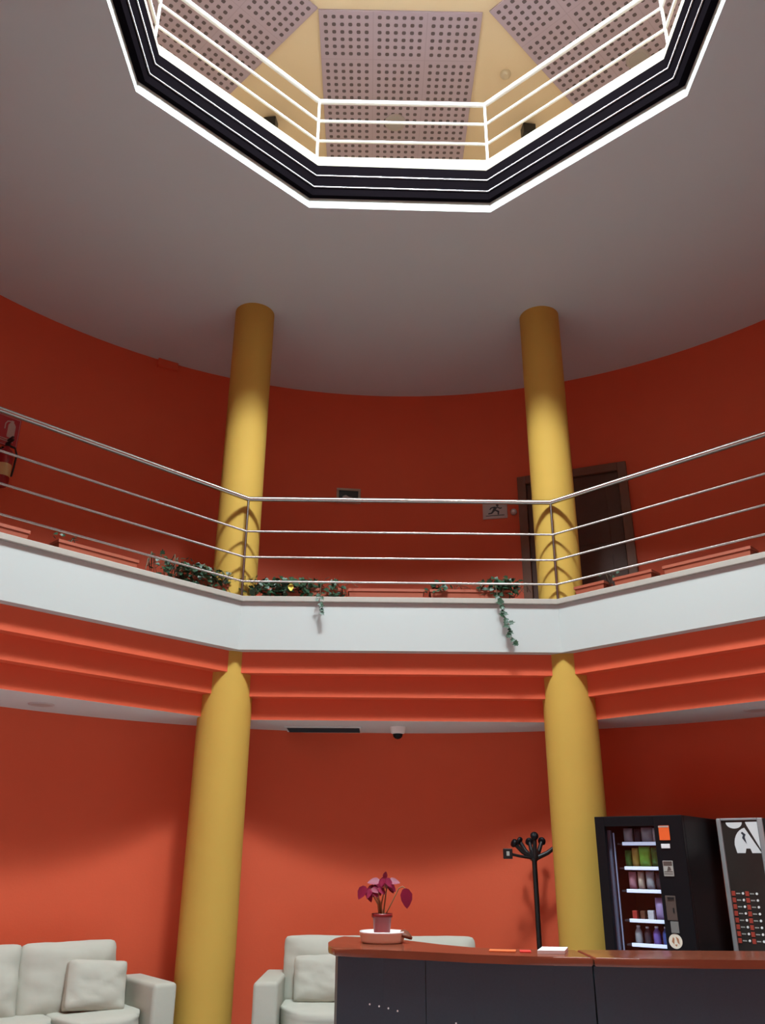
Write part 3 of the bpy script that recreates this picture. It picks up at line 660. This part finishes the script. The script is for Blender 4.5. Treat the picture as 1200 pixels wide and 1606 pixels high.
# ------------------------------------------------------------------ coat stand
SX, SY = 1.352, 7.93
t = thing('coat_stand', 'black coat stand with short branching arms against the orange wall', 'coat stand', (SX, SY, 0))
bm = bmesh.new(); lathe(bm, [(.19, 0), (.19, .02), (.16, .035), (.04, .05), (.03, .06)], 32); obj('base', bm, M['black'], t)
bm = bmesh.new(); lathe(bm, [(.022, .05), (.022, 1.47), (.026, 1.475), (.026, 1.50)], 18); obj('pole', bm, M['black'], t)
bm = bmesh.new(); lathe(bm, [(.034, 1.48), (.040, 1.49), (.040, 1.55), (.03, 1.565)], 20); obj('hub', bm, M['black'], t)
for an, L, z1 in ((180+18, .19, .10), (150, .13, .12), (95, .14, .115), (50, .15, .12), (-5, .20, .08), (275, .05, .16)):
    a = R(an); bm = bmesh.new(); d = Vector((math.cos(a), math.sin(a), 0))
    b0 = d*.03+Vector((0, 0, 1.505)); b1 = d*L+Vector((0, 0, 1.52+z1))
    tube(bm, [b0, b0.lerp(b1, .5)-Vector((0, 0, .012)), b1], [.022, .019, .017], 10)
    arm = obj('arm', bm, M['black'], t)
    bm = bmesh.new(); lathe(bm, [(.012, -.02), (.032, -.014), (.037, 0), (.032, .014), (.012, .02)], 18)
    bmesh.ops.transform(bm, matrix=Matrix.Translation(b1) @ (d+Vector((0, 0, .5))).to_track_quat('Z', 'Y').to_matrix().to_4x4(), verts=bm.verts); obj('knob', bm, M['blackgloss'], arm)
bm = bmesh.new(); tube(bm, [(-.03, -.02, 1.50), (-.14, -.06, 1.515), (-.235, -.09, 1.535)], .012, 8); arm = obj('arm', bm, M['black'], t)
bm = bmesh.new(); box(bm, -.285, -.205, -.115, -.085, 1.492, 1.575, .006); kb = obj('peg_plate', bm, M['black'], arm)
bm = bmesh.new(); box(bm, -.258, -.232, -.118, -.112, 1.516, 1.552, .003); obj('peg_inlay', bm, M['display'], arm)

# ------------------------------------------------------------------ snack vending machine
aV = R(-36); vx = Vector((math.cos(aV), math.sin(aV), 0)); FRv = Vector((2.19, 6.44, 0)); VW, VH, VD = .665, 1.795, .86
OV = FRv - vx*VW            # local x 0..VW, y 0..VD backwards, front face y=0
t = thing('vending_machine', 'tall black snack vending machine with lit shelves beside the right column', 'vending machine', OV, aV)
wx0, wx1, wz0, wz1 = .075, .455, .62, 1.725
bm = bmesh.new()
box(bm, 0, .05, .03, VD, .06, VH, .004); box(bm, VW-.19, VW, .03, VD, .06, VH, .004); box(bm, .05, VW-.19, .55, VD, .06, VH); box(bm, .05, VW-.19, .03, .55, VH-.05, VH); box(bm, .05, VW-.19, .03, .55, .06, .60)
obj('cabinet', bm, M['blackgloss'], t)
bm = bmesh.new()
box(bm, 0, wx0, -.02, .03, .06, VH, .004); box(bm, wx1, VW, -.02, .03, .06, VH, .004); box(bm, wx0, wx1, -.02, .03, wz1, VH, .004); box(bm, wx0, wx1, -.02, .03, .06, wz0, .004)
dr = obj('door', bm, M['blackgloss'], t)
bm = bmesh.new(); box(bm, wx0+.001, wx1-.001, -.004, .002, wz0+.001, wz1-.001); obj('glass_pane', bm, M['glass'], dr)
bm = bmesh.new(); box(bm, .055, .085, .06, .09, .62, 1.70, .004); obj('side_trim', bm, mat('blue_grey_profile', (.16, .20, .30), .3), t)
bm = bmesh.new(); tube(bm, [(.105, .075, .66), (.105, .075, 1.68)], .006, 8); obj('light_tube', bm, M['tube'], t)
bm = bmesh.new(); box(bm, .15, .46, .04, .05, 1.735, 1.742); obj('light_tube', bm, M['led'], t)
shelf_z = (1.608, 1.438, 1.283, 1.085, .926)
for z in shelf_z:
    bm = bmesh.new(); box(bm, .125, .465, .09, .54, z-.012, z); sh = obj('shelf', bm, M['signdark'], t)
    bm = bmesh.new(); box(bm, .165, .425, .078, .089, z-.016, z+.008, .002); obj('price_strip', bm, M['led'], sh)
bm = bmesh.new(); box(bm, .49, .568, -.026, -.019, 1.624, 1.724, .003); obj('payment_panel', bm, M['coffeeorange'], dr)
bm = bmesh.new(); box(bm, .49, .565, -.0275, -.0255, 1.712, 1.722); obj('panel_strip', bm, M['display'], dr)
bm = bmesh.new(); box(bm, .496, .560, -.026, -.019, 1.570, 1.600, .002); obj('price_label', bm, M['paper'], dr)
bm = bmesh.new(); box(bm, .493, .566, -.026, -.019, 1.384, 1.487, .003); dp = obj('display', bm, M['display'], dr)
bm = bmesh.new()
for z in (1.398, 1.412): box(bm, .498, .560, -.0275, -.0255, z, z+.005)
box(bm, .498, .56, -.0275, -.0255, 1.455, 1.484); plate(bm, [(.52, 1.42), (.55, 1.425), (.545, 1.445), (.53, 1.45)], -.0275, -.0255); obj('display_text', bm, M['coinpanel'], dp)
bm = bmesh.new(); box(bm, .482, .556, -.028, -.019, 1.10, 1.258, .004); cp = obj('coin_panel', bm, M['coinpanel'], dr)
bm = bmesh.new(); box(bm, .50, .545, -.036, -.027, 1.235, 1.25, .003); box(bm, .53, .54, -.031, -.0275, 1.15, 1.18); obj('coin_slot', bm, M['black'], cp)
bm = bmesh.new(); box(bm, .50, .557, -.028, -.019, 1.02, 1.094, .003); obj('change_tray', bm, mat('tray_grey', (.20, .20, .19), .4), dr)
bm = bmesh.new(); lathe(bm, [(.047, -.001), (.047, .001)], 28); bmesh.ops.transform(bm, matrix=Matrix.Translation((.521, -.0215, .969)) @ Matrix.Rotation(R(90), 4, 'X'), verts=bm.verts); stk = obj('round_sticker', bm, mat('sticker_white', (.80, .74, .62), .5), dr)
bm = bmesh.new()
plate(bm, [(.495, .965), (.505, .995), (.515, .985), (.51, .95)], -.0235, -.0222); plate(bm, [(.525, 1.0), (.545, .985), (.548, .95), (.535, .96)], -.0235, -.0222); plate(bm, [(.513, .948), (.532, .95), (.525, .935)], -.0235, -.0222)
obj('sticker_print', bm, mat('sticker_print', (.45, .20, .10), .5), stk)
bm = bmesh.new(); box(bm, .12, .42, -.03, -.019, .25, .42, .006); obj('delivery_flap', bm, M['grey'], dr)
for x in (.06, VW-.06):
    for y in (.10, VD-.10):
        bm = bmesh.new(); lathe(bm, [(.025, 0), (.02, .062)], 12); obj('foot', bm, M['black'], t, loc=(x, y, 0))
def pcol(n, c): return mat('wrapper_'+n, c, .32, noise_s=30, noise_a=.25)
PC = dict(silver=pcol('silver', (.45, .47, .52)), white=pcol('white', (.75, .75, .80)), dark=pcol('dark', (.05, .05, .07)), green=pcol('green', (.28, .75, .10)), yellow=pcol('yellow', (.65, .5, .12)), darkgreen=pcol('darkgreen', (.05, .25, .05)),
          pink=pcol('pink', (.60, .28, .35)), lilac=pcol('lilac', (.50, .38, .75)), red=pcol('red', (.55, .06, .05)), blue=pcol('blue', (.08, .14, .50)), violet=pcol('violet', (.24, .16, .60)), brown=pcol('brown', (.16, .08, .05)), cream=pcol('cream', (.75, .62, .5)))
def snack(kind, x, z, hgt, wid, c, label):
    p = OV + vx*x + Vector((-math.sin(aV), math.cos(aV), 0))*.135 + Vector((0, 0, z+.0005))
    bm = bmesh.new()
    if kind == 'bag':
        t_ = bmesh.new(); bmesh.ops.create_cube(t_, size=2); bmesh.ops.subdivide_edges(t_, edges=t_.edges[:], cuts=5, use_grid_fill=True)
        for v in t_.verts:
            a_, b_, c_ = v.co; v.co = Vector((a_*wid/2*(1-.06*(1-abs(c_))), b_*.03*max(.06, (1-abs(c_)**3)*(1-.6*abs(a_)**3)), (c_+1)/2*hgt))
        for f in t_.faces: f.smooth = True
        merge(bm, t_); return tag(obj('snack_bag', bm, PC[c], loc=p, rot=aV), label, 'snack bag', 'snacks in the vending machine')
    if kind == 'bottle':
        e = thing('drink_bottle', label, 'bottle', p, aV, 'snacks in the vending machine'); r = wid/2
        lathe(bm, [(r*.85, 0), (r, .008), (r, hgt*.55), (r*.9, hgt*.68), (r*.42, hgt*.86), (r*.4, hgt*.9)], 18); obj('body', bm, PC[c], e)
        bm = bmesh.new(); lathe(bm, [(r*.48, hgt*.9), (r*.48, hgt)], 14); obj('cap', bm, PC['white'], e); return e
    box(bm, -wid/2, wid/2, -.022, .022, 0, hgt, .004); return tag(obj('snack_bar', bm, PC[c], loc=p, rot=aV), label, 'snack bar', 'snacks in the vending machine')
S = 'shelf of the snack machine'
rows = [(0, 'top', [('bag', .20, .105, .07, 'silver', 'silver crisp bag'), ('bag', .272, .10, .05, 'dark', 'dark crisp bag'), ('bag', .345, .11, .085, 'silver', 'wide silver crisp bag'), ('bag', .415, .105, .05, 'white', 'white crisp bag')]),
        (1, 'second', [('bag', .185, .12, .05, 'darkgreen', 'dark green bag'), ('bag', .24, .135, .05, 'yellow', 'yellowish bag'), ('bag', .312, .145, .085, 'green', 'bright green bag'), ('bag', .395, .14, .065, 'darkgreen', 'green and dark crisp bag')]),
        (2, 'third', [('bag', .20, .125, .055, 'pink', 'pink wafer bag'), ('bag', .265, .125, .045, 'cream', 'cream biscuit bag'), ('bag', .335, .13, .06, 'silver', 'silver striped bag'), ('bag', .405, .12, .055, 'dark', 'dark chocolate bag')]),
        (3, 'fourth', [('bar', .195, .06, .035, 'red', 'red snack bar'), ('bar', .255, .06, .035, 'brown', 'brown snack bar'), ('bar', .315, .065, .045, 'white', 'white snack bar'), ('bag', .39, .15, .075, 'lilac', 'lilac crisp bag')]),
        (4, 'bottom visible', [('bottle', .205, .12, .055, 'silver', 'clear silver bottle'), ('bottle', .272, .115, .05, 'dark', 'dark cola bottle'), ('bottle', .34, .12, .055, 'violet', 'violet bottle'), ('bottle', .408, .12, .055, 'blue', 'blue bottle')])]
for i, nm, its in rows:
    for kind, x, hh, ww, c, lb in its: snack(kind, x, shelf_z[i], hh, ww, c, lb + ' on the ' + nm + ' ' + S)

# ------------------------------------------------------------------ coffee machine
aC = R(-38); OC = Vector((2.63, 6.95, 0)); CW, CH, CD = .72, 1.793, .47
t = thing('coffee_machine', 'coffee vending machine with grey frame and button panel at the right edge', 'coffee machine', OC, aC)
bm = bmesh.new(); box(bm, 0, CW, .03, CD, .05, CH-.01, .004); obj('cabinet', bm, M['blackgloss'], t)
bm = bmesh.new(); box(bm, 0, .034, -.02, .03, .05, CH, .008, 3); box(bm, .303, .345, -.02, .03, .05, CH, .008, 3); box(bm, CW-.034, CW, -.02, .03, .05, CH, .008, 3); box(bm, .034, .303, -.015, .03, CH-.016, CH, .003); obj('frame', bm, M['grey'], t)
bm = bmesh.new(); box(bm, .034, .303, -.004, .029, .05, CH-.016); fp = obj('front_panel', bm, mat('graphic_panel', (.035, .028, .025), .3, noise_s=3, noise_a=.5), t)
bm = bmesh.new(); box(bm, .345, CW-.034, -.004, .029, .05, CH-.004); rp2 = obj('dispensing_panel', bm, M['black'], t)
bm = bmesh.new(); box(bm, .40, .62, -.012, -.003, .85, 1.15, .006); obj('cup_hatch', bm, M['signdark'], rp2)
bm = bmesh.new(); box(bm, .40, .52, -.012, -.003, 1.35, 1.50, .006); obj('display', bm, M['display'], rp2)
bm = bmesh.new()
plate(bm, [(.068+.0, 1.763)] + [(.129-.061*math.cos(R(180)*k/14), 1.763-.045*math.sin(R(180)*k/14)) for k in range(1, 14)] + [(.19, 1.763)], -.0065, -.0035)
arc = [(.295-.180*math.cos(R(95)*k/14-R(5)), 1.60+.13*math.sin(R(95)*k/14-R(5))) for k in range(15)]
cupo = [(.125, 1.543), (.114, 1.60)] + [(.114+.11*(1-math.cos(R(90)*k/8)), 1.60+.125*math.sin(R(90)*k/8)) for k in range(1, 8)] + [(.30, 1.548), (.30, 1.543), (.235, 1.543), (.225, 1.575), (.195, 1.575), (.185, 1.543)]
plate(bm, cupo, -.0065, -.0035)
plate(bm, [(.213, 1.765), (.30, 1.765), (.30, 1.57), (.222, 1.738)], -.0065, -.0035)
obj('cup_graphic', bm, mat('graphic_white', (.78, .79, .80), .5), fp)
bm = bmesh.new(); plate(bm, [(.172, 1.685), (.185, 1.67), (.176, 1.65), (.205, 1.61), (.196, 1.655), (.205, 1.675), (.182, 1.695)], -.0085, -.006); obj('steam_mark', bm, M['signdark'], fp)
for cx_, in ((.040,), (.140,)):
    for k in range(8):
        z = 1.278-.0455*k
        bm = bmesh.new(); box(bm, cx_, cx_+.026, -.008, -.0035, z-.033, z, .001); s_ = obj('selection_label', bm, M['btnred'], fp)
        bm = bmesh.new(); box(bm, cx_+.032, cx_+.062, -.0055, -.0035, z-.02, z-.012); obj('label_text', bm, M['display'], s_)
        bm = bmesh.new(); lathe(bm, [(.009, 0), (.008, .006)], 12); bmesh.ops.transform(bm, matrix=Matrix.Translation((cx_+.082, -.0035, z-.015)) @ Matrix.Rotation(R(90), 4, 'X'), verts=bm.verts); obj('button', bm, M['ceramic'], fp)
for x in (.06, CW-.06):
    for y in (.10, CD-.08):
        bm = bmesh.new(); lathe(bm, [(.025, 0), (.02, .052)], 12); obj('foot', bm, M['black'], t, loc=(x, y, 0))
